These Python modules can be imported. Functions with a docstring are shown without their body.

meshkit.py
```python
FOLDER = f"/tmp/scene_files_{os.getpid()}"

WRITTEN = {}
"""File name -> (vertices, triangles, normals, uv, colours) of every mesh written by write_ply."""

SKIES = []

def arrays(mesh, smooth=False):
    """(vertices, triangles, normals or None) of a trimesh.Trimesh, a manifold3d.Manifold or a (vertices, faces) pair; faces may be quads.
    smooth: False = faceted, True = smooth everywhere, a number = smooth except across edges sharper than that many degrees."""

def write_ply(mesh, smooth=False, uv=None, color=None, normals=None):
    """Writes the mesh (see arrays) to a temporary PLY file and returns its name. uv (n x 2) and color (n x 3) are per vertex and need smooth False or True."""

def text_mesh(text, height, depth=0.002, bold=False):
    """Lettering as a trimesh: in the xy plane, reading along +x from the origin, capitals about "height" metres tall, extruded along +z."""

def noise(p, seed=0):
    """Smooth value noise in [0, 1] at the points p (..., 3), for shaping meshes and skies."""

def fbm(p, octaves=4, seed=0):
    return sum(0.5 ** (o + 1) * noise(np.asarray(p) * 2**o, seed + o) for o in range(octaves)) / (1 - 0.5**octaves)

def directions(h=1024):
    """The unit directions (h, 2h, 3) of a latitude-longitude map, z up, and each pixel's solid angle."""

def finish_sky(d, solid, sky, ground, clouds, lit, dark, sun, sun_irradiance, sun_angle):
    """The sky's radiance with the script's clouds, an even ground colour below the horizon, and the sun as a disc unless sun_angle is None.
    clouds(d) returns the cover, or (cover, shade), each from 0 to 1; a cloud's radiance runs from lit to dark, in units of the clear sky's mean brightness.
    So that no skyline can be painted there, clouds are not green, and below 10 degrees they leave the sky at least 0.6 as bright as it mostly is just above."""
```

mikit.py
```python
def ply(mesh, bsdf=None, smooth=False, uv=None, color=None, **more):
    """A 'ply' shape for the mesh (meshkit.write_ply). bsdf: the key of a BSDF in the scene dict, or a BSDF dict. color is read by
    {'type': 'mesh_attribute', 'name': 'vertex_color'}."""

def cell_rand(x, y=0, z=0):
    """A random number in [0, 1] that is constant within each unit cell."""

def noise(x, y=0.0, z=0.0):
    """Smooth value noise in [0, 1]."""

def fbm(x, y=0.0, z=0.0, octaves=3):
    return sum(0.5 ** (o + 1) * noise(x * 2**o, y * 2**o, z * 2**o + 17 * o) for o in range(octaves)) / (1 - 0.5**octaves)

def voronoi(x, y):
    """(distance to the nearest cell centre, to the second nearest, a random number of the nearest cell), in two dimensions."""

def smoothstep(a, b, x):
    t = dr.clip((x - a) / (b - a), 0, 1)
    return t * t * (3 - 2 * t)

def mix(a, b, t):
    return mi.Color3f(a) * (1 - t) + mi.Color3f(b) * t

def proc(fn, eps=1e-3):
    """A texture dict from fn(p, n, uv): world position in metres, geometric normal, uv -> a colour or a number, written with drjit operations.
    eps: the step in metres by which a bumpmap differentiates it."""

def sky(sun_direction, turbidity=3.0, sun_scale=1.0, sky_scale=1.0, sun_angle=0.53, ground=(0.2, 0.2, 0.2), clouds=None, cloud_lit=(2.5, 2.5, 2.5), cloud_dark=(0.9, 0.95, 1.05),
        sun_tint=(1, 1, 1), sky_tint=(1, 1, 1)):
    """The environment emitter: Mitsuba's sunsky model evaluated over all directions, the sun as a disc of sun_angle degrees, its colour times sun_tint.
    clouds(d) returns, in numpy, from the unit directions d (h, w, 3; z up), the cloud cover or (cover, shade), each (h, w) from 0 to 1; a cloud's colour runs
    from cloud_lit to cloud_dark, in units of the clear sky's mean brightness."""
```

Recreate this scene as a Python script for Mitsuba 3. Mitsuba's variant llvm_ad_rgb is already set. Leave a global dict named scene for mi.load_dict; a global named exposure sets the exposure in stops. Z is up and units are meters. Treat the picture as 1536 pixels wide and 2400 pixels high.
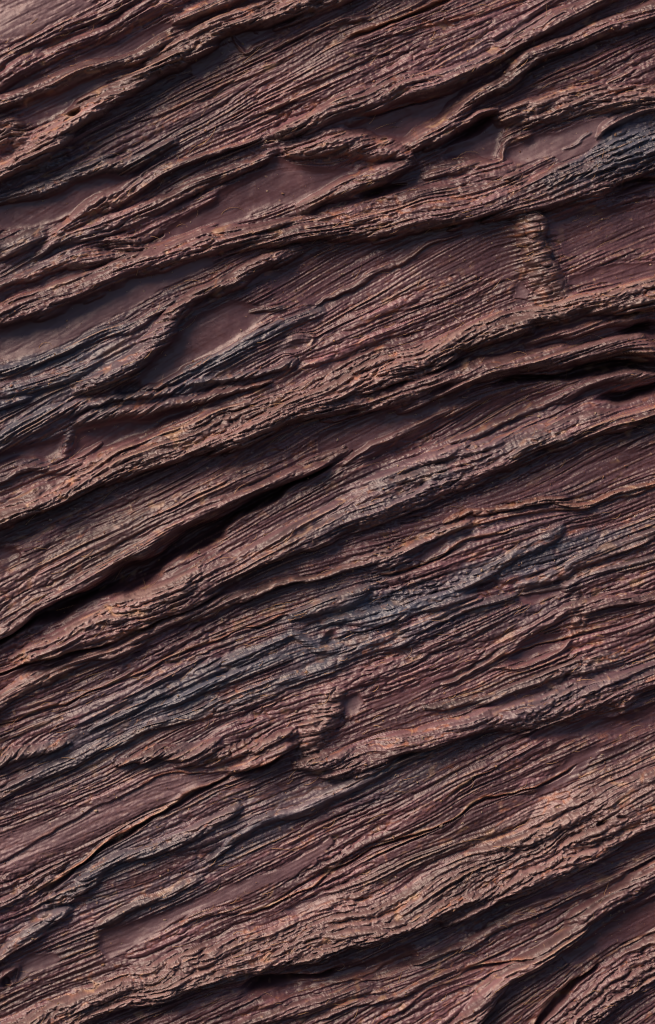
import math, numpy as np, trimesh, mitsuba as mi, mikit, meshkit
from scipy.ndimage import gaussian_filter, map_coordinates, label as cc_label
from scipy.spatial import cKDTree
from concurrent.futures import ThreadPoolExecutor

# ------------------------------------------------------------------ camera, light, exposure
S = 0.0002                       # metres per unit of the bark's own measure (0.2 mm)
W, H = 1536.0, 2400.0            # the piece of bark in view, in that measure
ZC = 1.30                        # height of the middle of the view above the ground
T = mi.ScalarTransform4f
scene, labels = {}, {}
DIST = 1.05
scene['camera'] = {
    'type': 'perspective', 'fov_axis': 'y', 'fov': 2 * math.degrees(math.atan(0.5 * 2400.0 * S / DIST)),
    'near_clip': 0.05, 'far_clip': 200.0,
    'to_world': T().look_at(origin=[0, -DIST, ZC], target=[0, 0, ZC], up=[0, 0, 1]),
    'film': {'type': 'hdrfilm', 'width': 655, 'height': 1024},
    'sampler': {'type': 'independent', 'sample_count': 64},
}
scene['sky'] = mikit.sky((-0.72, -0.55, 0.80), turbidity=3, sun_scale=1.05, sun_angle=34, sky_scale=.72, ground=(0.03, 0.026, 0.025),
                         sky_tint=(1.04, 0.90, 0.93), sun_tint=(1.0, 0.93, 1.02))
exposure = 1.75

# ------------------------------------------------------------------ raster of the bark relief
rng = np.random.default_rng(7)
STEP = 1.65
X0, X1, Y0, Y1 = -220.0, 1756.0, -220.0, 2620.0
nx, ny = int((X1 - X0) / STEP) + 1, int((Y1 - Y0) / STEP) + 1
gx, gy = X0 + STEP * np.arange(nx), Y0 + STEP * np.arange(ny)
PX, PY = (a.astype(np.float32) for a in np.meshgrid(gx, gy))

def sm(a, b, x):
    t = np.clip((x - a) / (b - a), 0, 1)
    return t * t * (3 - 2 * t)

def white(sigma, seed):
    """Smoothed white noise, zero mean, unit deviation; sigma in units."""
    n = gaussian_filter(np.random.default_rng(seed).standard_normal((ny, nx)).astype(np.float32), sigma / STEP, mode='wrap')
    return n / n.std()

# ------------------------------------------------------------------ what the bark has on it
ridges, cuts, steps, hollows = [], [], [], []
def R(pts, h, rough=1.0, tone='brown', angle=None, w=None, name='bark_ridge', label=None, soft=0.0, add=0.0, crest=None, lumpy=0.0):
    """A ridge: (x, y, half width) along its crest, height h."""
    ridges.append(dict(pts=[tuple(p) if len(p) == 3 else (*p, w) for p in pts], h=h, rough=rough, tone=tone, angle=angle, name=name, label=label, soft=soft, add=add, crest=crest, lumpy=lumpy))
def C(pts, depth, w, lip=3.0, rust=1.0):
    cuts.append(dict(pts=[tuple(p) if len(p) == 3 else (*p, w) for p in pts], depth=depth, w=w, lip=lip, rust=rust))
def ST(pts, h, reach=60, rust=0.6, w=3.0):
    """A step: the sheet above the line stands h proud of the sheet below it."""
    steps.append(dict(pts=[(*p, w) for p in pts], h=h, reach=reach, rust=rust))
def HO(poly, depth, blur=9, label=None, smooth=1.0, sheen=0.0, part=True):
    hollows.append(dict(poly=poly, depth=depth, blur=blur, label=label, smooth=smooth, sheen=sheen, part=part))

# --- top left
R([(0,190,20),(104,135,22),(208,88,22),(312,40,20),(400,0,18)], 20, .7, 'red')
R([(0,150,10),(60,112,12),(150,66,14),(240,28,12),(300,0,12)], 16, .6, 'red')
R([(0,238,24),(70,222,26),(170,178,26),(260,152,22),(340,128,22),(400,88,22)], 30, 1, 'brown')
R([(720,-10,42),(640,18,42),(545,42,42),(455,92,44),(400,130,42),(330,172,40),(275,212,38),(205,250,36),(140,300,34),(60,352,28),(0,388,24)], 56, 1.25, 'tan', angle=20, crest=.5, lumpy=.6,
  label='rough twisted tan ridge pierced by a small dark hole')
R([(408,42,12),(445,30,18),(500,12,20),(570,-20,18)], 42, .8, 'brown')
R([(-20,312,30),(20,300,30),(45,320,22)], 32, 1.0, 'tan', lumpy=.8)
R([(0,462,16),(80,448,22),(180,410,24),(260,388,20),(330,370,16),(420,335,12)], 26, .9, 'grey')
R([(0,405,14),(60,390,18),(140,368,16)], 22, .9, 'grey')
R([(545,85,5),(570,120,7),(600,105,10),(640,90,8)], 12, .4, 'brown', soft=1)
R([(80,600,14),(150,560,18),(250,535,20),(330,500,20),(440,443,18),(545,396,16),(640,360,10)], 26, .8, 'brown')
R([(130,560,14),(200,505,20),(300,445,22),(380,402,20),(450,378,14),(600,330,8)], 24, .9, 'brown')
R([(0,580,24),(60,560,26),(98,548,14)], 30, .9, 'grey', label='dark grey blunt ridge end at the left edge')
R([(0,668,12),(80,640,18),(190,600,24),(260,598,16)], 26, 1, 'brown')
R([(250,570,14),(320,590,22),(270,600,14)], 16, 1.0, 'brown')
# --- the two long ridges of the upper half
R([(0,735,34),(100,696,38),(200,660,38),(300,622,34),(420,585,32),(520,556,34),(620,548,36),(700,535,44),(800,520,52),(900,500,58),(1000,482,60),(1100,470,62),(1250,445,58),(1400,395,60),(1536,345,54)], 46, 1.05, 'brown',
  label='long brown ridge with a grey blue hump near the right edge')
R([(1290,428,20),(1380,378,34),(1460,345,44),(1536,318,46)], 62, 1.0, 'blue', add=14)
R([(670,362,12),(740,342,28),(800,338,32),(880,342,32),(940,356,24),(962,378,12)], 42, 1.15, 'brown', angle=16)
R([(700,492,14),(780,455,24),(850,425,26),(920,396,22),(965,372,14)], 40, 1.0, 'brown')
R([(990,408,14),(1050,385,20),(1120,386,24),(1190,402,22),(1230,420,10)], 58, .9, 'brown', angle=16, add=12)
R([(945,345,22),(1028,295,28),(1100,238,30),(1179,195,28),(1236,140,26),(1309,106,26),(1387,70,26),(1465,44,28),(1536,18,28)], 44, 1, 'brown')
R([(1000,335,16),(1060,305,22),(1120,280,18),(1165,268,10)], 40, 1, 'brown')
R([(650,322,12),(736,278,22),(814,250,26),(892,222,26),(965,203,24),(1048,185,24),(1110,160,22),(1170,122,20),(1236,80,20),(1310,40,22),(1400,-4,22)], 38, .95, 'brown')
R([(1180,285,20),(1230,262,38),(1300,246,42),(1380,232,40),(1460,226,34),(1536,222,30)], 28, 1.1, 'tan')
R([(1400,322,8),(1440,285,14),(1486,252,14),(1536,236,14)], 24, .8, 'brown')
R([(1188,372,5),(1186,345,7),(1205,326,7),(1250,312,6)], 9, .25, 'brown', soft=1)
R([(1320,352,3),(1352,332,4),(1386,312,3)], 9, .1, 'blue', soft=1, name='splinter', label='pale straight splinter lying in the smooth pocket')
R([(1150,96,8),(1190,70,10),(1250,30,10),(1290,6,10)], 10, .3, 'red', soft=1)
R([(1150,96,8),(1165,108,8)], 9, .3, 'red', soft=1)
R([(640,110,5),(720,75,9),(800,52,9),(860,42,8)], 14, .8, 'brown')
# --- bridge across the hollow, right
R([(1192,440,50),(1216,495,48),(1240,555,48),(1262,625,50),(1276,680,56),(1282,715,58)], 32, 1.0, 'tan', angle=16, crest=.45, lumpy=1, name='bark_bridge', label='stout knobbly bridge joining the two long ridges')
# --- left middle
R([(690,585,26),(620,614,26),(575,635,28),(495,672,24),(445,705,20),(400,745,26),(372,785,28),(312,850,34),(250,880,34),(185,905,20)], 42, 1.1, 'brown', angle=24,
  label='slanting lumpy ridge with dark grey blunt knobs')
R([(0,868,12),(78,848,14),(156,815,16),(234,785,16),(300,770,14),(350,738,10),(420,700,8)], 22, .9, 'blue')
R([(0,905,20),(90,890,24),(170,872,22),(230,845,12)], 14, .7, 'blue', label='blue black weathered strand at the left edge')
R([(0,948,14),(40,936,16),(78,925,10)], 24, .9, 'blue')
R([(0,1030,28),(60,1002,28),(130,968,22),(200,946,18),(300,930,15),(400,913,15),(480,898,14),(570,878,12),(690,845,8)], 20, 1, 'blue', angle=34)
R([(172,1002,8),(205,986,16),(260,970,22),(340,955,20),(420,945,18),(500,928,12),(560,912,10),(640,890,6)], 22, .9, 'brown', angle=32)
R([(0,1122,12),(52,1108,12),(130,1098,12),(172,1085,10),(240,1050,5)], 16, .8, 'brown')
R([(335,915,8),(443,870,16),(495,845,18),(573,803,18),(650,758,18),(752,722,14)], 24, .95, 'blue')
R([(585,728,6),(620,722,12),(665,716,8)], 14, .8, 'grey')
R([(655,812,12),(690,798,20),(722,800,12)], 13, .3, 'sheen', soft=1, name='knot', label='small smooth oval knot with a painted pale sheen')
R([(665,822,6),(690,830,6),(720,818,7),(733,795,5),(715,782,5)], 8, .3, 'brown', soft=1)
R([(740,712,4),(800,680,8),(870,645,9),(960,600,7),(1080,545,5)], 14, .5, 'brown')
# --- the great ridge across the middle
R([(0,1208,36),(130,1158,42),(230,1110,44),(350,1062,48),(469,1015,52),(560,985,56),(640,955,58),(720,925,58),(800,888,54),(900,852,48),(1000,825,44),(1100,790,42),(1200,757,44),(1300,720,44),(1400,700,38),(1536,686,42)], 56, 1.25, 'tan',
  label='broadest rough tan ridge crossing the whole middle')
R([(690,955,26),(780,940,40),(900,918,42),(1000,890,42),(1100,866,40),(1200,852,38),(1300,835,34),(1400,818,32),(1470,808,30),(1536,824,24)], 50, 1.05, 'brown')
R([(1230,800,10),(1320,775,16),(1420,752,16),(1500,745,12)], 34, .7, 'brown')
# --- plate and cavity below it
R([(0,1475,22),(150,1384,28),(300,1298,28),(420,1228,26),(562,1165,20),(680,1112,18),(768,1074,12)], 34, .7, 'brown')
R([(0,1385,60),(200,1285,60),(400,1190,46),(560,1120,34),(660,1085,20)], 20, .55, 'brown', name='bark_plate', label='fine grained flat plate above the long black gap')
R([(700,1085,8),(760,1065,18),(800,1045,12)], 18, 1.2, 'tan')
R([(800,1088,5),(870,1043,8),(940,1012,9),(1010,982,9),(1130,935,5)], 10, .4, 'brown')
R([(1060,1040,8),(1130,1010,12),(1230,965,14),(1320,930,16),(1430,892,16),(1536,868,20)], 24, .8, 'brown')
R([(30,1548,14),(150,1500,30),(300,1440,42),(450,1370,46),(600,1300,46),(750,1230,48),(900,1160,50),(1050,1095,48),(1200,1045,42),(1350,1005,36),(1450,985,32),(1536,965,28)], 42, 1.0, 'brown',
  label='broad brown ridge below the long black gap')
R([(880,1140,10),(960,1112,16),(1040,1100,14)], 50, .8, 'grey', add=8)
R([(1195,1060,8),(1240,1038,16),(1300,1028,16),(1335,1030,8)], 54, .9, 'grey', add=10)
R([(160,1480,10),(260,1432,18),(380,1385,22),(460,1352,14)], 52, 1.0, 'tan', add=8)
# --- right, below: rust curls
R([(1040,1228,6),(1100,1205,10),(1180,1192,10),(1290,1174,12),(1380,1180,10),(1480,1142,9),(1536,1130,9)], 18, 1.2, 'rust')
R([(0,1650,22),(52,1605,22),(114,1572,20),(182,1546,14),(260,1520,14),(365,1470,14),(520,1415,14),(650,1370,14),(800,1330,14),(900,1300,16),(1000,1262,14),(1100,1230,10)], 22, .9, 'tan')
# --- blue grey band
R([(1536,1250,14),(1387,1300,16),(1283,1352,14),(1215,1380,10)], 24, .6, 'grey')
R([(1320,1240,8),(1295,1258,18),(1210,1298,16),(1130,1345,14),(1055,1372,8)], 28, .8, 'grey')
R([(1205,1398,10),(1100,1412,14),(1028,1445,16),(944,1490,18),(840,1522,20),(736,1562,18),(600,1612,14),(470,1665,8)], 22, .7, 'blue')
R([(690,1452,10),(760,1420,24),(830,1400,24),(862,1386,10)], 24, .6, 'grey', name='knot', label='dark grey oval swelling in the blue grey band')
R([(745,1470,6),(800,1450,14),(900,1432,18),(1000,1405,14),(1100,1382,12)], 20, .6, 'blue')
R([(690,1480,10),(720,1500,10),(745,1516,8),(790,1520,8)], 16, .6, 'grey')
R([(220,1705,8),(330,1650,14),(460,1588,18),(600,1530,18),(690,1490,12)], 18, .8, 'blue')
R([(380,1670,8),(480,1618,14),(600,1570,16),(680,1540,12)], 18, .8, 'blue')
R([(320,1720,8),(420,1690,14),(540,1650,16),(650,1605,12)], 18, .8, 'grey')
R([(880,1330,8),(920,1312,14),(958,1305,10)], 18, .8, 'brown')
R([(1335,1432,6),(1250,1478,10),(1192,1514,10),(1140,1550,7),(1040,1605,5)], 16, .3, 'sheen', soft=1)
R([(1355,1400,16),(1368,1440,20),(1362,1478,16)], 16, 1.0, 'tan', angle=10, lumpy=1)
R([(1330,1430,10),(1400,1410,16),(1480,1400,14),(1536,1395,12)], 20, .8, 'brown')
R([(1220,1395,6),(1320,1372,10),(1420,1330,12),(1536,1310,12)], 14, .7, 'grey')
# --- lower middle
R([(775,1625,26),(750,1670,42),(735,1715,44),(720,1760,34)], 26, 1.2, 'tan', angle=14, lumpy=1, name='bark_bridge', label='low knobbly bridge beside a pale smooth dent')
R([(1536,1598,40),(1400,1625,40),(1250,1660,38),(1100,1690,38),(950,1735,40),(850,1768,42),(750,1785,32),(700,1792,14)], 38, 1.1, 'brown')
R([(1000,1660,10),(1100,1640,16),(1220,1600,18),(1330,1570,16),(1450,1545,14)], 22, .9, 'grey')
R([(272,1788,12),(350,1770,26),(450,1765,30),(540,1755,24),(640,1732,16),(690,1715,8)], 32, 1.3, 'brown', angle=32)
R([(552,1802,10),(600,1778,22),(655,1757,22),(692,1742,10)], 38, .9, 'brown', angle=28)
R([(0,1868,14),(78,1832,18),(150,1795,20),(230,1757,20),(330,1715,14),(400,1690,8)], 26, 1, 'grey')
R([(0,1772,22),(80,1752,20),(166,1732,14)], 26, 1.2, 'grey', angle=42)
# --- lower left
R([(130,2122,12),(205,2064,20),(290,2015,22),(375,1982,18),(470,1940,12),(560,1890,10)], 22, 1, 'grey')
R([(490,2008,6),(547,1970,12),(615,1923,14),(703,1900,14),(775,1865,16),(840,1830,18),(905,1802,18),(1010,1758,12)], 24, .4, 'grey')
R([(226,2184,8),(262,2160,16),(330,2122,18),(400,2097,16),(475,2062,10)], 24, .8, 'grey')
R([(16,2224,16),(70,2190,22),(130,2155,16),(165,2132,8)], 26, .8, 'grey')
R([(0,2120,10),(70,2080,14),(150,2020,10)], 14, .9, 'brown')
R([(420,2170,6),(480,2145,12),(560,2135,8)], 14, .9, 'brown')
R([(0,2290,6),(24,2276,8),(45,2275,6),(40,2300,4)], 14, .5, 'brown', soft=1)
# --- the broad tan ridge at the bottom
R([(40,2412,40),(200,2345,46),(350,2298,50),(480,2262,52),(600,2225,56),(740,2190,64),(890,2140,76),(1030,2085,82),(1170,2025,82),(1300,1965,78),(1420,1900,78),(1536,1846,82)], 46, 1.15, 'tan',
  label='broad tan ridge sweeping across the lower right')
R([(700,2255,14),(800,2215,26),(900,2180,28),(980,2140,24),(1060,2108,20),(1130,2085,10)], 56, 1, 'brown', add=12)
R([(370,2322,14),(440,2300,26),(520,2290,28),(572,2288,16)], 54, 1.0, 'tan', add=16)
R([(700,2140,10),(850,2075,18),(1000,2005,20),(1160,1945,20),(1300,1880,20),(1420,1820,22),(1536,1765,24)], 54, .9, 'tan', add=6)
R([(1100,2110,10),(1200,2060,18),(1280,2030,12)], 56, 1, 'brown', add=10)
# --- lower right
R([(1536,2042,30),(1465,2087,28),(1387,2140,26),(1335,2180,26),(1257,2235,28),(1200,2275,28),(1150,2325,30),(1085,2410,30)], 40, 1.05, 'brown')
R([(990,2246,6),(1040,2228,12),(1111,2206,16),(1179,2161,14),(1257,2119,13),(1330,2102,8)], 18, .6, 'brown')
R([(1330,2412,36),(1400,2335,48),(1480,2272,50),(1536,2236,52)], 26, 1.2, 'brown')
R([(1180,1985,8),(1260,1950,14),(1340,1905,12)], 52, 1, 'tan', add=9)

# smooth hollows
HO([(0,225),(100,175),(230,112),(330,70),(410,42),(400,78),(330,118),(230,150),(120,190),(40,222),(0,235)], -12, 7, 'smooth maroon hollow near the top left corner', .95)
HO([(0,20),(70,0),(240,0),(170,35),(90,80),(0,120)], -4, 8, 'pale sheen-painted smooth patch in the top left corner', .8, 1)
HO([(40,285),(90,225),(180,190),(265,178),(235,215),(160,258),(90,300)], -14, 8, None, .8)
HO([(470,110),(560,65),(680,30),(700,45),(600,100),(530,140),(470,190),(440,170)], -8, 9, None, .85)
HO([(0,485),(130,452),(235,415),(335,400),(330,425),(240,475),(120,530),(0,552)], -16, 7, 'smooth dark hollow at the left edge above a blunt grey ridge', .97)
HO([(430,510),(530,440),(640,372),(740,395),(840,398),(770,440),(690,478),(590,505),(500,545),(400,585),(330,600)], -14, 8, 'large smooth maroon hollow left of the upper middle', .95)
HO([(800,310),(870,265),(960,228),(1060,205),(1170,178),(1110,225),(1040,275),(970,330),(910,325),(850,318)], -24, 6, 'deep smooth hollow between two ridges in the upper right', .97)
HO([(1045,365),(1075,325),(1150,290),(1190,300),(1180,330),(1170,365),(1120,380)], -20, 6, None, .95)
HO([(1195,345),(1260,318),(1330,300),(1420,275),(1440,290),(1390,345),(1320,375),(1230,382),(1195,370)], -12, 6, 'smooth pocket with painted sheen holding a pale splinter', .97, 1)
HO([(1165,105),(1205,62),(1290,15),(1330,10),(1260,70),(1190,112)], -6, 6, None, .7)
HO([(20,775),(110,725),(240,690),(360,640),(480,600),(500,615),(400,665),(310,720),(220,768),(120,815),(30,845),(0,830)], -14, 8, 'smooth dim hollow with a painted pale sheen under the upper left ridge', .93, 1)
HO([(405,785),(470,738),(560,705),(640,728),(590,775),(510,825),(430,868),(365,905),(315,912),(350,850)], -18, 8, 'smooth hollow beside the slanting lumpy ridge', .97)
HO([(160,1075),(175,1015),(270,992),(380,972),(480,950),(430,985),(330,1030),(230,1072)], -36, 6, 'smooth pocket under the grey twisted ropes', .97)
HO([(0,1090),(60,1055),(150,1018),(138,1060),(100,1085),(0,1112)], -26, 6, None, .9)
HO([(640,640),(800,580),(960,545),(1090,520),(1190,540),(1215,600),(1195,660),(1100,640),(900,680),(760,720),(640,690)], -10, 14, 'wide shaded hollow left of the stout bridge', .55)
HO([(1285,510),(1400,490),(1536,460),(1536,570),(1420,590),(1330,600),(1310,560)], -18, 9, 'deeply shaded hollow at the right edge', .6)
HO([(1330,640),(1430,620),(1536,600),(1536,640),(1430,665),(1330,668)], -12, 6, None, .8)
HO([(1195,700),(1215,655),(1240,680),(1235,700)], -10, 5, None, .95, 1)
HO([(745,1010),(860,975),(1000,940),(1120,925),(1010,978),(900,1025),(820,1070),(740,1075)], -10, 7, 'narrow smooth strip under the broadest ridge', .85)
HO([(870,1080),(960,1010),(1080,960),(1220,925),(1536,870),(1536,905),(1300,950),(1150,1010),(1000,1060),(880,1105)], -34, 12, 'deep shaded trough of dark bark right of the middle', .15)
C([(20,1492,6),(130,1436,16),(230,1392,25),(330,1342,30),(430,1286,26),(520,1240,19),(620,1178,11),(700,1132,6),(775,1086,3)], 85, 0, 0, 0)
HO([(40,1474),(180,1395),(300,1312),(430,1240),(560,1180),(680,1122),(775,1084),(700,1130),(600,1198),(500,1264),(400,1320),(300,1362),(190,1416),(80,1482)], -14, 6, 'long black gap running down to the left', .5)
HO([(0,1300),(30,1280),(50,1300),(20,1330),(0,1330)], -16, 6, None, .8)
HO([(900,1260),(1040,1200),(1200,1130),(1400,1060),(1536,1020),(1536,1075),(1350,1130),(1150,1190),(980,1250)], -6, 12, 'smooth fine grained strip below the broad brown ridge', .55)
HO([(965,1310),(1000,1288),(1050,1275),(1050,1290),(1000,1318)], -12, 4, None, .95)
HO([(1205,1415),(1215,1380),(1280,1368),(1330,1365),(1310,1395),(1250,1420)], -20, 5, 'small smooth pit in the grey band', .95)
R([(1150,1556,5),(1230,1553,6),(1320,1522,6),(1350,1492,5)], 11, .3, 'brown', soft=1)
HO([(1185,1540),(1225,1505),(1290,1482),(1335,1482),(1315,1515),(1245,1542)], -24, 5, 'small rimmed oval hollow', .9)
HO([(795,1640),(850,1625),(860,1650),(830,1672),(810,1672)], -14, 5, 'smooth dent with a painted pale highlight beside the low bridge', .97, 1)
HO([(860,1650),(1000,1600),(1100,1555),(1090,1580),(960,1650),(880,1670)], -6, 6, None, .8)
HO([(1230,1730),(1330,1690),(1536,1630),(1536,1690),(1400,1720),(1280,1735)], -20, 8, 'dark trough under the ridge at the right edge', .6)
HO([(1290,1810),(1360,1770),(1420,1745),(1410,1780),(1370,1820),(1300,1850),(1240,1880)], -12, 6, None, .9, .6)
HO([(0,1980),(120,1930),(260,1870),(400,1822),(540,1815),(480,1850),(360,1895),(200,1965),(60,2040),(0,2060)], -3, 9, 'pale sheen-painted plate split by thin cracks at the lower left', .6, 1)
HO([(225,2225),(240,2195),(330,2160),(440,2120),(540,2085),(680,2028),(780,1968),(790,1985),(690,2050),(560,2105),(440,2150),(340,2205),(250,2250)], -10, 6, 'smooth channel with a painted violet sheen at the lower left', .85, 1)
HO([(30,2290),(60,2250),(130,2235),(150,2250),(100,2290),(40,2312)], -12, 6, 'smooth dent with a painted violet sheen near the left edge', .93, 1)
HO([(655,2140),(700,2118),(770,2095),(790,2100),(740,2135),(690,2150)], -14, 4, 'dent with a painted pale violet sheen above the broad tan ridge', .97, 1)
HO([(560,2345),(590,2300),(720,2300),(850,2262),(960,2220),(960,2260),(800,2310),(680,2345)], -34, 8, 'black hollow under the blunt ridge end', .5)
HO([(970,2200),(1100,2150),(1250,2090),(1440,2010),(1536,1985),(1536,2020),(1400,2085),(1250,2140),(1130,2190),(1010,2235)], -3, 10, 'shaded slope under the broad tan ridge', .15)
HO([(1290,2225),(1350,2190),(1440,2130),(1536,2060),(1536,2160),(1440,2210),(1330,2260)], -10, 7, 'smooth dark hollow near the lower right corner', .9)
R([(960,2262,8),(1060,2226,12),(1180,2170,12),(1300,2120,12),(1440,2050,10),(1536,2005,10)], 16, .8, 'brown')
R([(1290,2235,6),(1360,2200,9),(1450,2150,9),(1536,2100,9)], 9, .6, 'red')
R([(760,2380,8),(880,2340,12),(1000,2300,12),(1080,2270,8)], 14, .8, 'brown')
R([(560,2400,8),(680,2372,12),(800,2340,12),(900,2310,8)], 14, .8, 'brown')
# cracks, with the raw rust-coloured fibre at their lips
C([(800,95),(880,70),(960,40),(1025,8)], 22, 4, 3)
C([(83,2104),(172,2041),(260,1979),(354,1921),(448,1875),(520,1833),(557,1812)], 22, 5, 8, 1.3)
C([(560,2152),(650,2122),(730,2078),(788,2046),(913,1979),(1028,1932),(1100,1890),(1231,1854),(1330,1817),(1361,1802)], 11, 2.6, 3, 1.3)
C([(1230,2430),(1257,2400),(1309,2343),(1361,2286),(1413,2250)], 34, 9, 5, .5)
C([(1064,2291),(1168,2260),(1257,2234)], 16, 4, 5)
C([(0,1580),(104,1541),(198,1525),(290,1490),(420,1440)], 24, 5, 4, .6)
C([(810,285),(880,268),(960,245),(1060,215)], 8, 3, 1, .3)
C([(560,1815),(620,1790),(690,1765)], 24, 6, 3)
C([(1030,1880),(1100,1835),(1180,1800)], 8, 3, 2)
C([(0,1700),(150,1650),(280,1600),(400,1545),(520,1500),(700,1440)], 8, 3, 2, .8)
C([(880,1360),(1000,1320),(1150,1260),(1230,1235)], 10, 3, 2, .8)
C([(1180,560),(1300,545)], 4, 2, 1)
C([(1130,1560),(1190,1530),(1330,1500),(1440,1470)], 7, 3, 2)
C([(690,1480),(740,1466),(800,1458)], 5, 2, 1, .3)
C([(740,1515),(850,1478),(960,1430)], 8, 2.5, 1, .2)
C([(1150,905,4),(1300,882,11),(1420,864,14),(1536,864,16)], 55, 0, 0, 0)
C([(1455,780,4),(1500,770,10),(1536,768,12)], 45, 0, 0, 0)
C([(1400,945,4),(1470,925,10),(1536,905,12)], 42, 0, 0, 0)
C([(1400,458,4),(1470,440,11),(1536,424,14)], 38, 0, 0, 0)
C([(560,2315,5),(620,2308,14),(700,2300,12),(800,2280,5)], 42, 0, 0, 0)
C([(835,458,4),(880,448,9),(960,430,4)], 26, 0, 0, 0)
C([(1030,345,4),(1090,312,12),(1180,275,8)], 26, 0, 0, 0)
# steps
ST([(0,2020),(104,1968),(208,1905),(290,1870),(365,1828),(443,1812),(560,1806)], 11, 40, 1.0)
ST([(736,2328),(814,2312),(892,2270),(1000,2225)], 10, 50, .6)
ST([(640,360),(740,390)], 10, 40, .4)
ST([(1000,1610),(1100,1560),(1200,1500),(1325,1422)], 10, 50, .8)
ST([(740,1640),(870,1600),(980,1555),(1100,1500),(1200,1450)], 9, 50, .5)
ST([(1000,1290),(1150,1225),(1300,1200),(1400,1185),(1536,1140)], 12, 50, .9)
ST([(200,1560),(400,1480),(620,1390),(800,1340)], 9, 40, .5)
ST([(0,350),(60,310),(120,290)], 8, 30, .4)
ST([(640,2110),(720,2060),(830,2005),(930,1960),(1030,1905)], 8, 40, .6)
ST([(900,2390),(1000,2330),(1100,2290)], 8, 40, .6)
ST([(560,2385),(700,2340),(860,2300),(980,2270)], 10, 45, .5)
ST([(820,120),(940,80),(1100,40),(1200,5)], 8, 50, .8)
ST([(640,240),(760,190),(900,140),(1020,90)], 7, 40, .8)
ST([(480,330),(640,260),(760,215)], 7, 40, .6)
ST([(240,320),(400,260),(560,190),(700,130)], 8, 40, .6)
ST([(730,860),(860,810),(1000,765),(1120,720)], 6, 40, .5)
ST([(800,780),(900,740),(1050,690),(1180,640)], 7, 40, .5)
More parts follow.
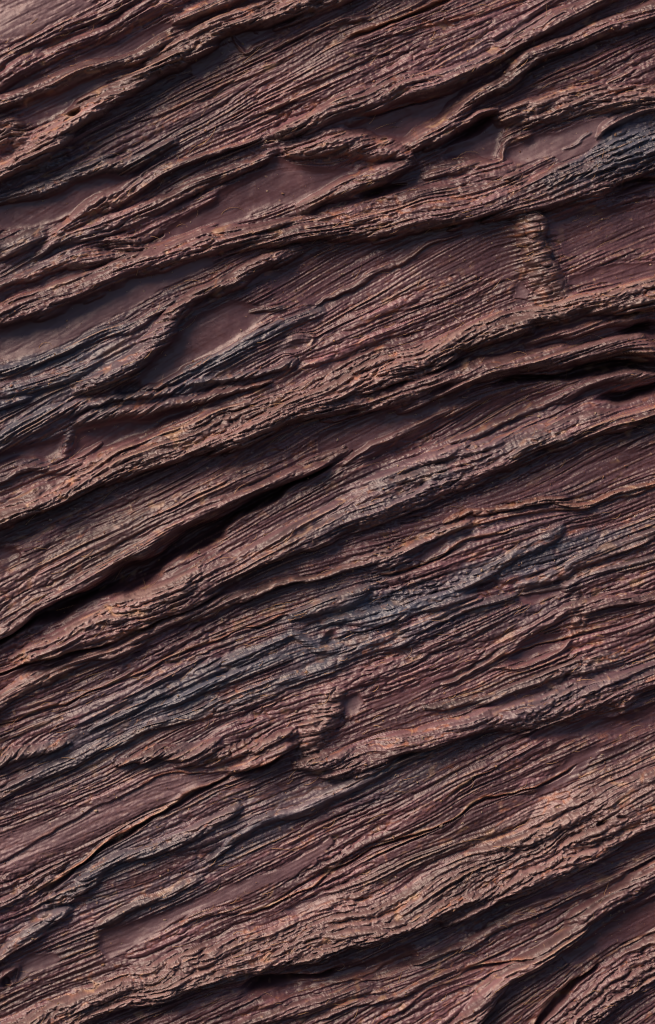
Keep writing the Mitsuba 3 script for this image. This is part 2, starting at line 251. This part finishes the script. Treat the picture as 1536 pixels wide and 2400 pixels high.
# pits: x, y, half length, half width, angle, depth
PITS = [(175,268,14,8,25,45),(865,450,26,8,12,26),(1125,300,46,16,30,22),(1412,1925,10,5,25,22),(1458,1905,9,4,20,18),(770,1496,18,9,30,16),(470,905,70,10,8,16),
        (1490,775,36,8,4,30),(300,915,30,16,20,18),(1420,870,90,14,4,20),(10,2300,10,12,40,18),(640,2310,60,18,5,22),(1480,925,50,10,10,24),(1130,1375,40,8,12,16),(250,585,14,10,10,10)]
# grey-blue weathered patches: x, y, half length, half width, angle, strength
CHAR = [(200,2090,260,50,30,.7),(560,1960,240,50,27,.7),(900,1830,220,40,26,.5),(330,1660,300,60,25,.7),(1000,1390,300,50,26,.8),(60,830,120,40,25,.7),(100,880,230,48,22,1.0),(60,960,180,40,30,.8),(130,1020,190,40,25,.6),(520,840,220,28,28,.8),(1470,340,120,50,20,1.0),(1200,60,200,20,33,.4),(870,1440,300,60,26,1.0),(420,1640,260,50,25,.9),
        (1260,1310,260,40,26,.9),(150,420,230,40,20,.6),(100,600,160,40,20,.5),(380,800,120,45,35,.5),(1000,1120,260,40,25,.55),(640,1560,260,40,24,.7),(780,1420,90,40,22,.6),(240,1770,260,40,20,.6),
        (300,2020,230,40,33,.6),(450,2110,150,30,22,.6),(100,2180,110,30,33,.6),(760,1860,300,35,26,.55),(1300,1400,200,20,25,.4),(1300,1640,260,30,18,.4),(760,1520,60,20,20,.7),(560,1850,160,30,25,.4),
        (1050,2200,150,30,25,.3),(1420,400,160,30,18,.5),(700,330,160,12,18,.3),(420,690,60,20,30,.3),(1060,1460,240,30,25,.6)]

# ------------------------------------------------------------------ relief
def curve(pts, ext=True):
    """Dense points (x, y, w), tangents and arc length along a smooth curve; run on beyond the picture where it leaves it."""
    p = np.array(pts, float)
    e = p[-1] - p[0]
    if e[0] * .8 - e[1] * .6 < 0: p = p[::-1]                # the lower right side counts as the far side
    if ext and len(p) > 1:
        def outside(q): return q[0] < 26 or q[0] > 1510 or q[1] < 12 or q[1] > 2388
        d = (p[0] - p[1]); d = d / np.hypot(*d[:2])
        if outside(p[0]) and (outside(p[0] + 60 * d)): p = np.vstack([p[0] + [320 * d[0], 320 * d[1], 0], p])
        d = (p[-1] - p[-2]); d = d / np.hypot(*d[:2])
        if outside(p[-1]) and (outside(p[-1] + 60 * d)): p = np.vstack([p, p[-1] + [320 * d[0], 320 * d[1], 0]])
    q = np.vstack([2 * p[0] - p[1], p, 2 * p[-1] - p[-2]])
    out = []
    for i in range(1, len(q) - 2):
        a, b, c, d = q[i - 1:i + 3]
        n = max(3, int(np.hypot(*(c - b)[:2]) / 3))
        t = np.linspace(0, 1, n, endpoint=False)[:, None]
        m0, m1 = (c - a) / 2, (d - b) / 2
        lim = np.hypot(*(c - b)[:2])
        m0 *= min(1, lim / max(np.hypot(*m0[:2]), 1e-6)); m1 *= min(1, lim / max(np.hypot(*m1[:2]), 1e-6))
        out.append((2*t**3-3*t**2+1)*b + (t**3-2*t**2+t)*m0 + (-2*t**3+3*t**2)*c + (t**3-t**2)*m1)
    out = np.vstack(out + [q[-2][None]])
    tan = np.gradient(out[:, :2], axis=0); tan /= np.maximum(np.linalg.norm(tan, axis=1, keepdims=True), 1e-9)
    s = np.concatenate([[0], np.cumsum(np.hypot(*np.diff(out[:, :2], axis=0).T))])
    out[:, 2] = np.maximum(out[:, 2], 2)
    return out, tan, s

WX, WY = 4 * white(30, 1), 4 * white(30, 2)          # wandering of every outline
WX += 1.0 * white(9, 3); WY += 1.0 * white(9, 4)
UX, UY = PX + WX, PY + WY
def field(f, reach):
    """Window of the raster, signed side distance (positive below), plain distance, half width there, tangent angle (up-right positive)."""
    c, tan, s = curve(f['pts'])
    i0, i1 = np.clip([int((c[:, 0].min() - reach - X0) / STEP), int((c[:, 0].max() + reach - X0) / STEP) + 2], 0, nx)
    j0, j1 = np.clip([int((c[:, 1].min() - reach - Y0) / STEP), int((c[:, 1].max() + reach - Y0) / STEP) + 2], 0, ny)
    win = (slice(j0, j1), slice(i0, i1))
    x, y = UX[win], UY[win]
    d, k = cKDTree(c[:, :2]).query(np.column_stack([x.ravel(), y.ravel()]), distance_upper_bound=reach, workers=-1)
    ok = np.isfinite(d); k = np.where(ok, k, 0); d = np.where(ok, d, 1e3)
    side = (x.ravel() - c[k, 0]) * -tan[k, 1] + (y.ravel() - c[k, 1]) * tan[k, 0]
    sh = x.shape
    ang = np.degrees(np.arctan2(-tan[k, 1], tan[k, 0]))
    along = np.minimum(s[k], s[-1] - s[k])
    return dict(win=win, d=d.reshape(sh).astype(np.float32), side=np.sign(side).reshape(sh).astype(np.float32), lat=side.reshape(sh).astype(np.float32), w=c[k, 2].reshape(sh).astype(np.float32), ang=ang.reshape(sh).astype(np.float32), s=s[k].reshape(sh).astype(np.float32), len=s[-1])

# direction of the grain
theta0 = 25 + 3 * np.sin(PY / 420.0 + 1.0) + 4 * white(140, 5)
theta0 = theta0 + 3 * sm(1700, 2300, PY)
cs, sn = 0.35 * np.cos(np.radians(2 * theta0)), 0.35 * np.sin(np.radians(2 * theta0))
for f in ridges:
    wmax = max(p[2] for p in f['pts'])
    f.update(field(f, 2.2 * wmax + 24))
    g = 25.0
    a = (f['ang'] - g + 90) % 180 - 90 + g if f['angle'] is None else None
    th = (g + 0.62 * (a - g)) if a is not None and not f['soft'] else (f['ang'] if a is not None else np.full_like(f['d'], f['angle']))
    wt = np.exp(-(f['d'] / (1.05 * f['w'])) ** 4) * (2.5 if f['angle'] is not None else 1.6)
    cs[f['win']] += wt * np.cos(np.radians(2 * th)); sn[f['win']] += wt * np.sin(np.radians(2 * th))
for f in cuts + steps:
    f.update(field(f, 90))
    wt = 0.8 * np.exp(-(f['d'] / 30) ** 2)
    cs[f['win']] += wt * np.cos(np.radians(2 * f['ang'])); sn[f['win']] += wt * np.sin(np.radians(2 * f['ang']))
cs, sn = gaussian_filter(cs, 4), gaussian_filter(sn, 4)
TH = 0.5 * np.arctan2(sn, cs)
weave = np.full((ny, nx), 1.4, np.float32)                  # strands wander, most of all on the ropy ridges
for f in ridges:
    if not f['soft']: weave[f['win']] = np.maximum(weave[f['win']], 4.2 * min(f['rough'], 1.15) * np.exp(-(f['d'] / f['w']) ** 4))
TH += np.radians(gaussian_filter(weave, 4) * white(24, 8))
DX, DY = np.cos(TH).astype(np.float32), -np.sin(TH).astype(np.float32)     # along the grain, to the right

IX, IY = np.meshgrid(np.arange(nx, dtype=np.float32), np.arange(ny, dtype=np.float32))
def samp(a, x, y): return map_coordinates(a, [y, x], order=1, mode='nearest')
def combed(channels, levels):
    """Noise channels drawn out along the grain; levels[k] doublings of the step for channel k."""
    fx, fy = IX + DX, IY + DY
    bx, by = IX - DX, IY - DY
    out = [c.copy() for c in channels]
    with ThreadPoolExecutor(4) as pool:
        for l in range(max(levels)):
            def blend(k): return (samp(out[k], fx, fy) + samp(out[k], bx, by)) * 0.5 if l < levels[k] else out[k]
            jobs = [pool.submit(blend, k) for k in range(len(out))]
            more = [pool.submit(samp, a, x, y) for a, x, y in ((fx, fx, fy), (fy, fx, fy), (bx, bx, by), (by, bx, by))] if l + 1 < max(levels) else None
            out = [j.result() for j in jobs]
            if more: fx, fy, bx, by = [m.result() for m in more]
    return [o / o.std() for o in out]
# strand (broad), strand (medium), fibre, hair, lumps, sheets
N_broad, N_mid, N_fib, N_hair, N_lump, N_sheet, N_col, N_mid2, N_lens, N_knob = combed(
    [white(8.5, 11), white(4.6, 12), white(1.0, 13), white(.3, 14), white(5.5, 15), white(17, 16), white(5, 17), white(6, 18), white(4.2, 19), white(8, 20)], [6, 6, 7, 6, 3, 7, 6, 6, 5, 3])
N_hair -= gaussian_filter(N_hair, 3.0 / STEP); N_hair /= N_hair.std()
N_mid -= .8 * gaussian_filter(N_mid, 12 / STEP); N_mid /= N_mid.std()
N_fib -= gaussian_filter(N_fib, 6.0 / STEP); N_fib /= N_fib.std()
iso1, iso2, iso3 = white(2.4, 21), white(7, 22), white(60, 23)
def cut(n, wd): return np.exp(-(n / wd) ** 2)
def rope(n, p=0.75): return np.minimum(np.abs(n), 2.2) ** p            # rounded strands parted by sharp creases

hgt = 5 * white(90, 31)
rough = np.full((ny, nx), 0.62, np.float32) + 0.12 * iso3
smooth_m = np.zeros((ny, nx), np.float32); sheen_paint_m = np.zeros((ny, nx), np.float32)
owner = np.zeros((ny, nx), np.int32)
parts = [('inner_bark', None)]
depth_m = np.zeros((ny, nx), np.float32); tilt_m = np.zeros((ny, nx), np.float32)
def inside(poly, x, y):
    r = np.zeros(x.shape, bool); n = len(poly)
    for i in range(n):
        (xa, ya), (xb, yb) = poly[i], poly[(i + 1) % n]
        if ya == yb: continue
        r ^= ((ya > y) != (yb > y)) & (x < (xb - xa) * (y - ya) / (yb - ya) + xa)
    return r
for f in hollows:
    p = np.array(f['poly'], float)
    p[p[:, 0] >= 1535, 0] += 300; p[p[:, 0] <= 0, 0] -= 300
    m = inside([tuple(q) for q in p], UX + 1.5 * N_mid, UY + 1.5 * N_mid).astype(np.float32)
    j, i = np.nonzero(m)
    pad = int(4 * f['blur'] / STEP) + 4
    win = (slice(max(j.min() - pad, 0), j.max() + pad), slice(max(i.min() - pad, 0), i.max() + pad))
    b = gaussian_filter(m[win], f['blur'] / STEP)
    depth_m[win] = np.minimum(depth_m[win], .62 * f['depth'] * b)
    smooth_m[win] = np.maximum(smooth_m[win], f['smooth'] * sm(.25, .75, gaussian_filter(m[win], 0.5 * f['blur'] / STEP)))
    sheen_paint_m[win] = np.maximum(sheen_paint_m[win], f['sheen'] * b)
    if f['sheen'] >= 1:                                   # these floors tilt up towards the lower right
        cx, cy = UX[win][m[win] > .5].mean(), UY[win][m[win] > .5].mean()
        tilt_m[win] += b * np.clip(.16 * (.6 * (PX[win] - cx) + .8 * (PY[win] - cy)), -6, 6)
    if f['part']:
        parts.append(('bark_hollow' if f['sheen'] < 1 else 'sheen_hollow', f['label'])); owner[win][m[win] > 0.5] = len(parts) - 1  # sheened floors set apart; their pale sheen is painted into the colour
hgt += depth_m + tilt_m

# broad strips of the inner bark, parted by creases
hgt += (1 - 0.85 * smooth_m) * (5.5 * (rope(N_sheet, .5) - 0.8) + 1.5 * N_sheet)
for f in steps:
    w = f['win']; d = f['lat'] + .8 * N_mid[w]
    ends = sm(0, 70, np.minimum(f['s'], f['len'] - f['s']))
    hgt[w] += ends * .75 * f['h'] * (0.5 * np.exp(-np.maximum(-d, 0) / f['reach']) * sm(2.5, -2.5, d) - 0.5 * np.exp(-np.maximum(d, 0) / f['reach']) * sm(-2.5, 2.5, d)) * (f['d'] < 85)

tone = np.zeros((ny, nx, 3), np.float32)
rust = np.zeros((ny, nx), np.float32)
TONES = dict(red=(.104,.049,.056), brown=(.106,.062,.064), tan=(.150,.098,.090), grey=(.092,.077,.077), blue=(.064,.070,.090), sheen=(.125,.080,.085), rust=(.23,.10,.06))  # the sheen tone paints a pale reflection into the colour
base_rgb = np.array((.104,.048,.056), np.float32)
tone[:] = base_rgb
R_h = np.zeros((ny, nx), np.float32); lump_m = np.zeros((ny, nx), np.float32)
for n, f in enumerate(ridges):
    w = f['win']
    hw = f['w'] * (1 if f['soft'] else 1 + .12 * iso3[w] + .10 * N_sheet[w])
    wavy = (0.05 * f['w'] + 1.2) * (0 if f['soft'] else 1)
    v = (f['lat'] + wavy * (0.7 * N_mid[w] + 0.8 * N_broad[w])) / hw
    beyond = np.sqrt(np.maximum(f['d'] ** 2 - f['lat'] ** 2, 0)) / hw
    # a long rise on the upper side, the crest below the middle, a steep drop beneath it
    vc = .12 + .42 * sm(26, 64, f['w']) if f['crest'] is None else f['crest']
    rise = 1.05 + .36 * sm(38, 64, f['w'])
    prof = np.where(v < vc, 1 - np.clip((vc - v) / rise, 0, 1) ** 1.9, np.clip(1 - np.clip((v - vc) / (1.03 - vc), 0, 1) ** 2.6, 0, 1) ** .85)
    prof = np.clip(prof, 0, 1) * np.clip(1 - beyond ** 2, 0, 1) * (f['d'] < 900)
    if f['soft']: prof = np.exp(-(f['d'] / (0.75 * f['w'])) ** 2)
    ends = sm(0, 2.4 * f['w'], f['s'] + 0.6 * f['w']) * sm(0, 2.4 * f['w'], f['len'] - f['s'] + 0.6 * f['w'])
    c = (.86 if max(p[2] for p in f['pts']) > 20 else .68 if f['tone'] not in ('grey', 'blue') else .52) * f['h'] * prof * (0.35 + 0.65 * ends)
    # strands of the ridge
    amp = f['rough'] * sm(0, .35, prof)
    c = c + amp * (1 - .5 * f['soft']) * min(1, max(p[2] for p in f['pts']) / 22) * 1.5 * (rope(N_broad[w], .6) - 1.0)
    old = R_h[w]
    k = 5.0
    hh = np.clip(0.5 + 0.5 * (c - old) / k, 0, 1)
    if f['add']: c = old + f['add'] * prof * (.35 + .65 * ends) - 1 * (prof <= 0)
    R_h[w] = old + f['add'] * prof * (.35 + .65 * ends) if f['add'] else np.where(prof > 0, old * (1 - hh) + c * hh + k * hh * (1 - hh) * sm(0, 6, c), old)
    win_m = sm(0.0, 0.45, prof) * sm(-4, 4, c - old)
    if f['soft']: win_m *= .8
    rough[w] = rough[w] * (1 - win_m) + win_m * f['rough'] * 1.05
    smooth_m[w] *= 1 - win_m
    lump_m[w] = np.where(f['lumpy'] > 0, np.maximum(lump_m[w], f['lumpy'] * win_m), lump_m[w] * (1 - win_m))
    sheen_paint_m[w] *= 1 - win_m * .7
    if f['tone'] == 'sheen': sheen_paint_m[w] = np.maximum(sheen_paint_m[w], win_m)
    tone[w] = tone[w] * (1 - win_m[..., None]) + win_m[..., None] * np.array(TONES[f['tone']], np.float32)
    parts.append((f['name'], f['label']))
    owner[w][(prof > .35) & (c > old - 2) & (c > 3.0)] = len(parts) - 1
hgt += R_h
for f in cuts:
    w = f['win']; d = f['lat'] + .5 * N_mid[w]; ends = sm(0, 60, np.minimum(f['s'], f['len'] - f['s']) + 8) * (f['d'] < 60)
    ww = f['w'] * (0.8 + 0.35 * np.sin(f['s'] / 31.0))
    hgt[w] += ends * (-f['depth'] * np.exp(-np.abs(d / ww) ** 3) + f['lip'] * np.exp(-((d + 2.1 * ww) / (1.4 * ww)) ** 2))
    rust[w] = np.maximum(rust[w], ends * f['rust'] * np.exp(-((d + 0.9 * ww) / (1.1 * ww)) ** 2))
for f in steps:
    w = f['win']; d = f['lat'] + 2.0 * N_mid[w]; ends = sm(0, 70, np.minimum(f['s'], f['len'] - f['s']))
    rust[w] = np.maximum(rust[w], .6 * ends * f['rust'] * np.exp(-((d + 1) / 3.5) ** 2) * sm(-.5, .8, N_col[w]))
for (x, y, a, b, th, dep) in PITS:
    c_, s_ = math.cos(math.radians(th)), math.sin(math.radians(th))
    u, v = (UX - x) * c_ - (UY - y) * s_, (UX - x) * s_ + (UY - y) * c_
    hgt -= dep * np.exp(-((u / a) ** 2 + (v / b) ** 2) ** 2)
char = np.zeros((ny, nx), np.float32)
for (x, y, a, b, th, st) in CHAR:
    c_, s_ = math.cos(math.radians(th)), math.sin(math.radians(th))
    u, v = (UX - x) * c_ - (UY - y) * s_, (UX - x) * s_ + (UY - y) * c_
    char = np.maximum(char, st * np.exp(-((u / (1.25 * a)) ** 2 + (v / (1.6 * b)) ** 2)))

# strands, fibres, hairs, grit
sf = np.clip(1 - smooth_m, 0.0, 1)
rr = rough * sf * (1 - .55 * lump_m)
hgt += lump_m * (6.0 * (rope(N_knob, .6) - 1) - 5.0 * cut(N_knob, .25) + 3.0 * (rope(N_lump, .6) - 1) + 1.4 * iso2)
big = sm(.75, 1.05, rough)
creaseA, creaseB = rope(N_broad, .6), rope(N_mid, .6)
var = sm(-1.2, 1.4, iso3 + .8 * N_sheet)                                   # where strands stand out, where the bark is finely lined
fieldy = 1 - big
hgt += rr * (4.2 * (rope(N_broad, .7) - 1) - 5.0 * cut(N_broad, .24) * sm(-.6, 1.0, iso2) + 1.5 * N_broad) * (1.15 * big + .55 * var * fieldy)
hgt += rr * (4.2 * (rope(N_mid, .7) - 1) - 3.6 * cut(N_mid, .30) * sm(-.8, .8, N_lump)) * (1.35 * big + (.30 + .75 * var) * fieldy)
hgt += (0.04 + .75 * rr * (1 - .35 * big) * (1.3 - .75 * var)) * (2.0 * (rope(N_fib, .7) - 1) - 1.8 * cut(N_fib, .35) * sm(-.5, .8, N_col) + 1.6 * N_hair) + (.07 + .6 * rr) * iso1 + .4 * smooth_m * iso2
hgt += rr * big * (2.6 * (rope(N_lens, .6) - 1) - 3.5 * cut(N_lens, .24) + .5 * N_lump + .5 * iso2 + .5 * iso1)
ph = (PX * .906 - PY * .423) / 85.0 + 1.1 * N_mid2 + .5 * N_broad + .5 * iso3        # strands end bluntly to the right
ph = ph - np.floor(ph)
hgt += rr * (.25 + .75 * big) * 5.5 * (ph * sm(1, .93, ph) - .45)
# a few long thin fibres standing on the flatter bark
thin = sm(1.5, 2.3, N_fib) * sf * (1 - big)
hgt += 2.2 * thin

# ------------------------------------------------------------------ colour of the bark, with sheen and crest highlights painted in
col = tone * (1 + 0.10 * iso3 + .10 * N_sheet * sf)[..., None]
col *= np.exp(0.20 * np.clip(N_col, -2, 2) * (.25 + .75 * sf))[..., None]
col *= np.exp(0.20 * np.clip(N_hair, -2, 2) * (.15 + .85 * sf))[..., None]
grey = np.array((.050,.063,.092), np.float32)
cm = np.clip(char * sm(-1.2, .8, N_broad + 1.2 * char + .4 * iso2), 0, 1) * (1 - .95 * smooth_m) * .88
col = col * (1 - cm[..., None]) + cm[..., None] * grey * np.exp(.15 * np.clip(N_mid, -2, 2))[..., None]
# raw rust and straw coloured fibre showing in the creases between strands
cr = (sm(.26, .06, np.abs(N_mid)) * sm(-.2, 1.0, N_col) + .8 * sm(.30, .05, np.abs(N_broad)) * sm(-.2, 1.1, iso2)) * sf * (.35 + .65 * np.clip(rough, 0, 1.2)) * (1 - .75 * cm)
cr = np.clip(cr * .8 + rust, 0, 1)
rustc = np.array((.36,.14,.07), np.float32); straw = np.array((.42,.26,.15), np.float32)
cr = np.roll(cr, (-1, -1), (0, 1))
mixr = sm(.2, 1.6, iso2 + .6 * N_lump)[..., None]
col = col * (1 - .85 * cr[..., None]) + .85 * cr[..., None] * (rustc * (1 - mixr) + straw * mixr)
st = (sm(1.7, 2.5, N_hair + .25 * iso1) * sf * .5)[..., None]
col = col * (1 - st) + st * straw
sp = (sm(2.7, 3.3, iso1) * .5)[..., None]
col = col * (1 - sp) + sp * straw
col = col * (1 - .45 * sheen_paint_m[..., None]) + .45 * sheen_paint_m[..., None] * np.array((.165,.105,.120), np.float32)  # lilac reflection on the smooth floors, painted into the colour
wear_highlight = sm(1.0, 3.6, hgt - gaussian_filter(hgt, 5 / STEP)) * sf * np.clip(rough, 0, 1) * .55 * (.3 + .7 * big) * (1 - .95 * cm)       # rubbed tan crests, with brighter highlights painted in
col = col * (1 - wear_highlight[..., None]) + wear_highlight[..., None] * np.array((.285,.200,.182), np.float32)
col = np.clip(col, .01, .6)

# one piece each: crumbs of a part cut off from it go to the bark around
from scipy.ndimage import find_objects
for pi, sl in enumerate(find_objects(owner)):
    if sl is None: continue
    m = owner[sl] == pi + 1
    lab, n = cc_label(m)
    if n > 1:
        size = np.bincount(lab.ravel()); size[0] = 0
        owner[sl][m & (lab != size.argmax())] = 0
# strips of the inner bark become parts of their own
strip, n_strip = cc_label((N_sheet > 0) & (owner == 0))
strip2, n_strip2 = cc_label((N_sheet <= 0) & (owner == 0))
for lab, n in ((strip, n_strip), (strip2, n_strip2)):
    view = lab[(PY > 0) & (PY < H) & (PX > 0) & (PX < W)]
    size = np.bincount(view, minlength=n + 1)
    for i in [i for i in np.argsort(-size[1:])[:70] + 1 if size[i] * STEP * STEP > 2500]:
        parts.append(('bark_strip', None)); owner[lab == i] = len(parts) - 1

# ------------------------------------------------------------------ mesh: fine in view, coarser beyond
def axis(a, b, lo, hi, d):
    n = int(round((b - a) / d))
    mid = np.linspace(a, b, n + 1)
    g, up, x = d, [], b
    while x + g < hi: x += g; up.append(x); g = min(g * 1.1, 14)
    g, dn, x = d, [], a
    while x - g > lo: x -= g; dn.append(x); g = min(g * 1.1, 14)
    return np.concatenate([dn[::-1], mid, up])
mx, my = axis(X0 + 119 * STEP, X0 + 119 * STEP + 953 * STEP, X0 + 8, X1 - 8, STEP), axis(Y0 + 115 * STEP, Y0 + 115 * STEP + 1483 * STEP, Y0 + 8, Y1 - 8, STEP)
VX, VY = np.meshgrid(mx, my)
ri, rj = ((VX - X0) / STEP).ravel(), ((VY - Y0) / STEP).ravel()
def at(a): return map_coordinates(a, [rj, ri], order=1, mode='nearest')
vh = at(hgt.astype(np.float32))
# everything leans over a little, down the slope, so that the lower edges overhang
low = gaussian_filter(hgt, 14)
lean = at(low) * .20 + (vh - at(low)) * .10
nxv, nyv = -at(DY), at(DX)                    # across the grain, downwards in view
x_ = VX.ravel() + lean * nxv * 0 + lean * 0.30
y_ = VY.ravel() + lean * 0.85
verts = np.column_stack([(x_ - W / 2) * S, -vh * S, ZC - (y_ - H / 2) * S])
a = np.arange(len(my) * len(mx)).reshape(len(my), len(mx))
q = np.stack([a[:-1, :-1], a[1:, :-1], a[1:, 1:], a[:-1, 1:]], -1).reshape(-1, 4)
faces = np.vstack([q[:, [0, 1, 2]], q[:, [0, 2, 3]]])
fn = np.cross(verts[faces[:, 1]] - verts[faces[:, 0]], verts[faces[:, 2]] - verts[faces[:, 0]])
norm = np.zeros_like(verts)
for k in range(3):
    for ax in range(3): norm[:, ax] += np.bincount(faces[:, k], fn[:, ax], len(verts))
if norm[:, 1].mean() > 0: faces, norm = faces[:, ::-1], -norm
norm /= np.maximum(np.linalg.norm(norm, axis=1, keepdims=True), 1e-20)
vcol = np.column_stack([at(col[..., k]) for k in range(3)])
ov = owner[np.clip(np.rint(rj).astype(int), 0, ny - 1), np.clip(np.rint(ri).astype(int), 0, nx - 1)]
fo = ov[faces[:, 0]]

def bark_bsdf(rough, spec):
    return {'type': 'twosided', 'b': {'type': 'principled', 'base_color': {'type': 'mesh_attribute', 'name': 'vertex_color'}, 'roughness': rough, 'specular': spec}}
scene['mat_bark'] = bark_bsdf(.46, .65)
scene['mat_hollow'] = bark_bsdf(.40, .6)
scene['mat_sheen_hollow'] = bark_bsdf(.50, .6)
MAT = dict(bark_hollow='mat_hollow', sheen_hollow='mat_sheen_hollow')

ROOT = 'tree_trunk'
labels[ROOT] = {'label': 'old weathered tree trunk with dark red brown fibrous bark in slanting ridges', 'category': 'tree trunk'}
count = {}
def key_for(name):
    n = count.get(name, 0); count[name] = n + 1
    return f'{ROOT}__{name}' + (f'_{n:03d}' if n else '')
labels[ROOT + '__inner_bark'] = {'kind': 'stuff', 'label': 'thin slivers of inner bark between the strips and ridges'}
order = np.argsort(fo, kind='stable'); bounds = np.searchsorted(fo[order], np.arange(len(parts) + 1))
for pi, (name, lab) in enumerate(parts):
    f = faces[order[bounds[pi]:bounds[pi + 1]]]
    if len(f) < 12: continue
    used, inv = np.unique(f, return_inverse=True)
    f = inv.reshape(-1, 3)
    path = meshkit.write_ply((verts[used], f), smooth=True, color=vcol[used], normals=norm[used])
    k = key_for(name)
    scene[k] = {'type': 'ply', 'filename': path, 'face_normals': False, 'bsdf': {'type': 'ref', 'id': MAT.get(name, 'mat_bark')}}
    if lab: labels[k] = {'label': lab}

# the wood behind the bark: a thick slab of the trunk whose rim closes the relief all round
scene['mat_wood'] = {'type': 'twosided', 'b': {'type': 'principled', 'base_color': {'type': 'rgb', 'value': [.10, .055, .045]}, 'roughness': .7}}
hx, hz = (mx[-1] - mx[0]) / 2 * S * .98, (my[-1] - my[0]) / 2 * S * .98
wood = trimesh.creation.box((2 * hx, .16, 2 * hz)); wood.apply_translation((0, .16 / 2 + 100 * S, ZC))
scene[ROOT + '__sapwood'] = mikit.ply(wood, 'mat_wood')

# loose fibres standing off the bark, and crumbs caught on it
rng = np.random.default_rng(99)
scene['mat_fibre'] = {'type': 'twosided', 'b': {'type': 'principled', 'base_color': {'type': 'mesh_attribute', 'name': 'vertex_color'}, 'roughness': .6, 'specular': .4}}
def surface(x, y):
    """World position of the bark at (x, y) of its measure, raised by nothing."""
    i = np.clip(np.searchsorted(my, y), 0, len(my) - 1); j = np.clip(np.searchsorted(mx, x), 0, len(mx) - 1)
    return verts[i * len(mx) + j] + np.column_stack([(x - mx[j]) * S, 0 * x, -(y - my[i]) * S])
FV, FF, FC = [], [], []
nf, base = 0, 0
while nf < 900:
    x, y = rng.uniform(-10, W + 10), rng.uniform(-10, H + 10)
    i, j = int((y - Y0) / STEP), int((x - X0) / STEP)
    if smooth_m[i, j] > .5 and rng.random() < .75: continue
    if rough[i, j] < .5 and rng.random() < .5: continue
    nf += 1
    L, th = rng.uniform(10, 46) * (1 if rng.random() < .85 else 1.7), TH[i, j] + rng.normal(0, .28)
    n, bend, lift, r = 9, rng.normal(0, .9), rng.uniform(.5, 5), rng.uniform(.45, .95)
    t = np.linspace(0, 1, n)
    a_ = th + bend * (t - .3)
    px, py = x + np.concatenate([[0], np.cumsum(np.cos(a_[1:]) * L / (n - 1))]), y - np.concatenate([[0], np.cumsum(np.sin(a_[1:]) * L / (n - 1))])
    p0 = surface(px, py)
    dep = np.minimum.accumulate(p0[:, 1])                        # rides over what it crosses
    c = np.column_stack([p0[:, 0], .6 * p0[:, 1].mean() + .4 * p0[:, 1] - S * lift * np.sin(np.pi * np.clip(t, 0, .75)), p0[:, 2]])
    tg = np.gradient(c, axis=0); tg /= np.linalg.norm(tg, axis=1, keepdims=True)
    u = np.cross(tg, [0, 1, 0]); u /= np.linalg.norm(u, axis=1, keepdims=True); v = np.cross(tg, u)
    rad = S * r * (1 - .7 * t)[:, None]
    ring = np.stack([c + rad * (math.cos(k) * u + math.sin(k) * v) for k in (0, 2.094, 4.189)], 1)
    FV.append(ring.reshape(-1, 3))
    for q in range(n - 1):
        for k in range(3):
            A, B, C_, D = base + 3 * q + k, base + 3 * q + (k + 1) % 3, base + 3 * q + 3 + (k + 1) % 3, base + 3 * q + 3 + k
            FF += [[A, B, C_], [A, C_, D]]
    FC.append(np.tile(np.array((.40, .24, .13)) * rng.uniform(.5, 1.15), (3 * n, 1)))
    base += 3 * n
scene[ROOT + '__loose_fibre'] = mikit.ply((np.vstack(FV), np.array(FF)), 'mat_fibre', smooth=True, color=np.vstack(FC))
labels[ROOT + '__loose_fibre'] = {'kind': 'stuff', 'label': 'fine straw coloured fibres standing off the bark'}
CV, CF, CC = [], [], []
ball = trimesh.creation.icosphere(subdivisions=1)
base = 0
for q in range(2600):
    x, y = rng.uniform(-10, W + 10), rng.uniform(-10, H + 10)
    r = S * min(rng.lognormal(-.05, .5), 3.2)
    v = ball.vertices * (1 + .35 * rng.standard_normal((len(ball.vertices), 1))) * r * rng.uniform(.6, 1.4, 3)
    CV.append(v + surface(np.array([x]), np.array([y]))[0] - [0, .35 * r, 0]); CF.append(ball.faces + base); base += len(v)
    CC.append(np.tile(np.array(((.34, .20, .12), (.22, .11, .08), (.40, .30, .22))[q % 3]) * rng.uniform(.6, 1.1), (len(v), 1)))
scene[ROOT + '__crumb'] = mikit.ply((np.vstack(CV), np.vstack(CF)), 'mat_fibre', smooth=True, color=np.vstack(CC))
labels[ROOT + '__crumb'] = {'kind': 'stuff', 'label': 'tiny tan crumbs caught on the bark'}
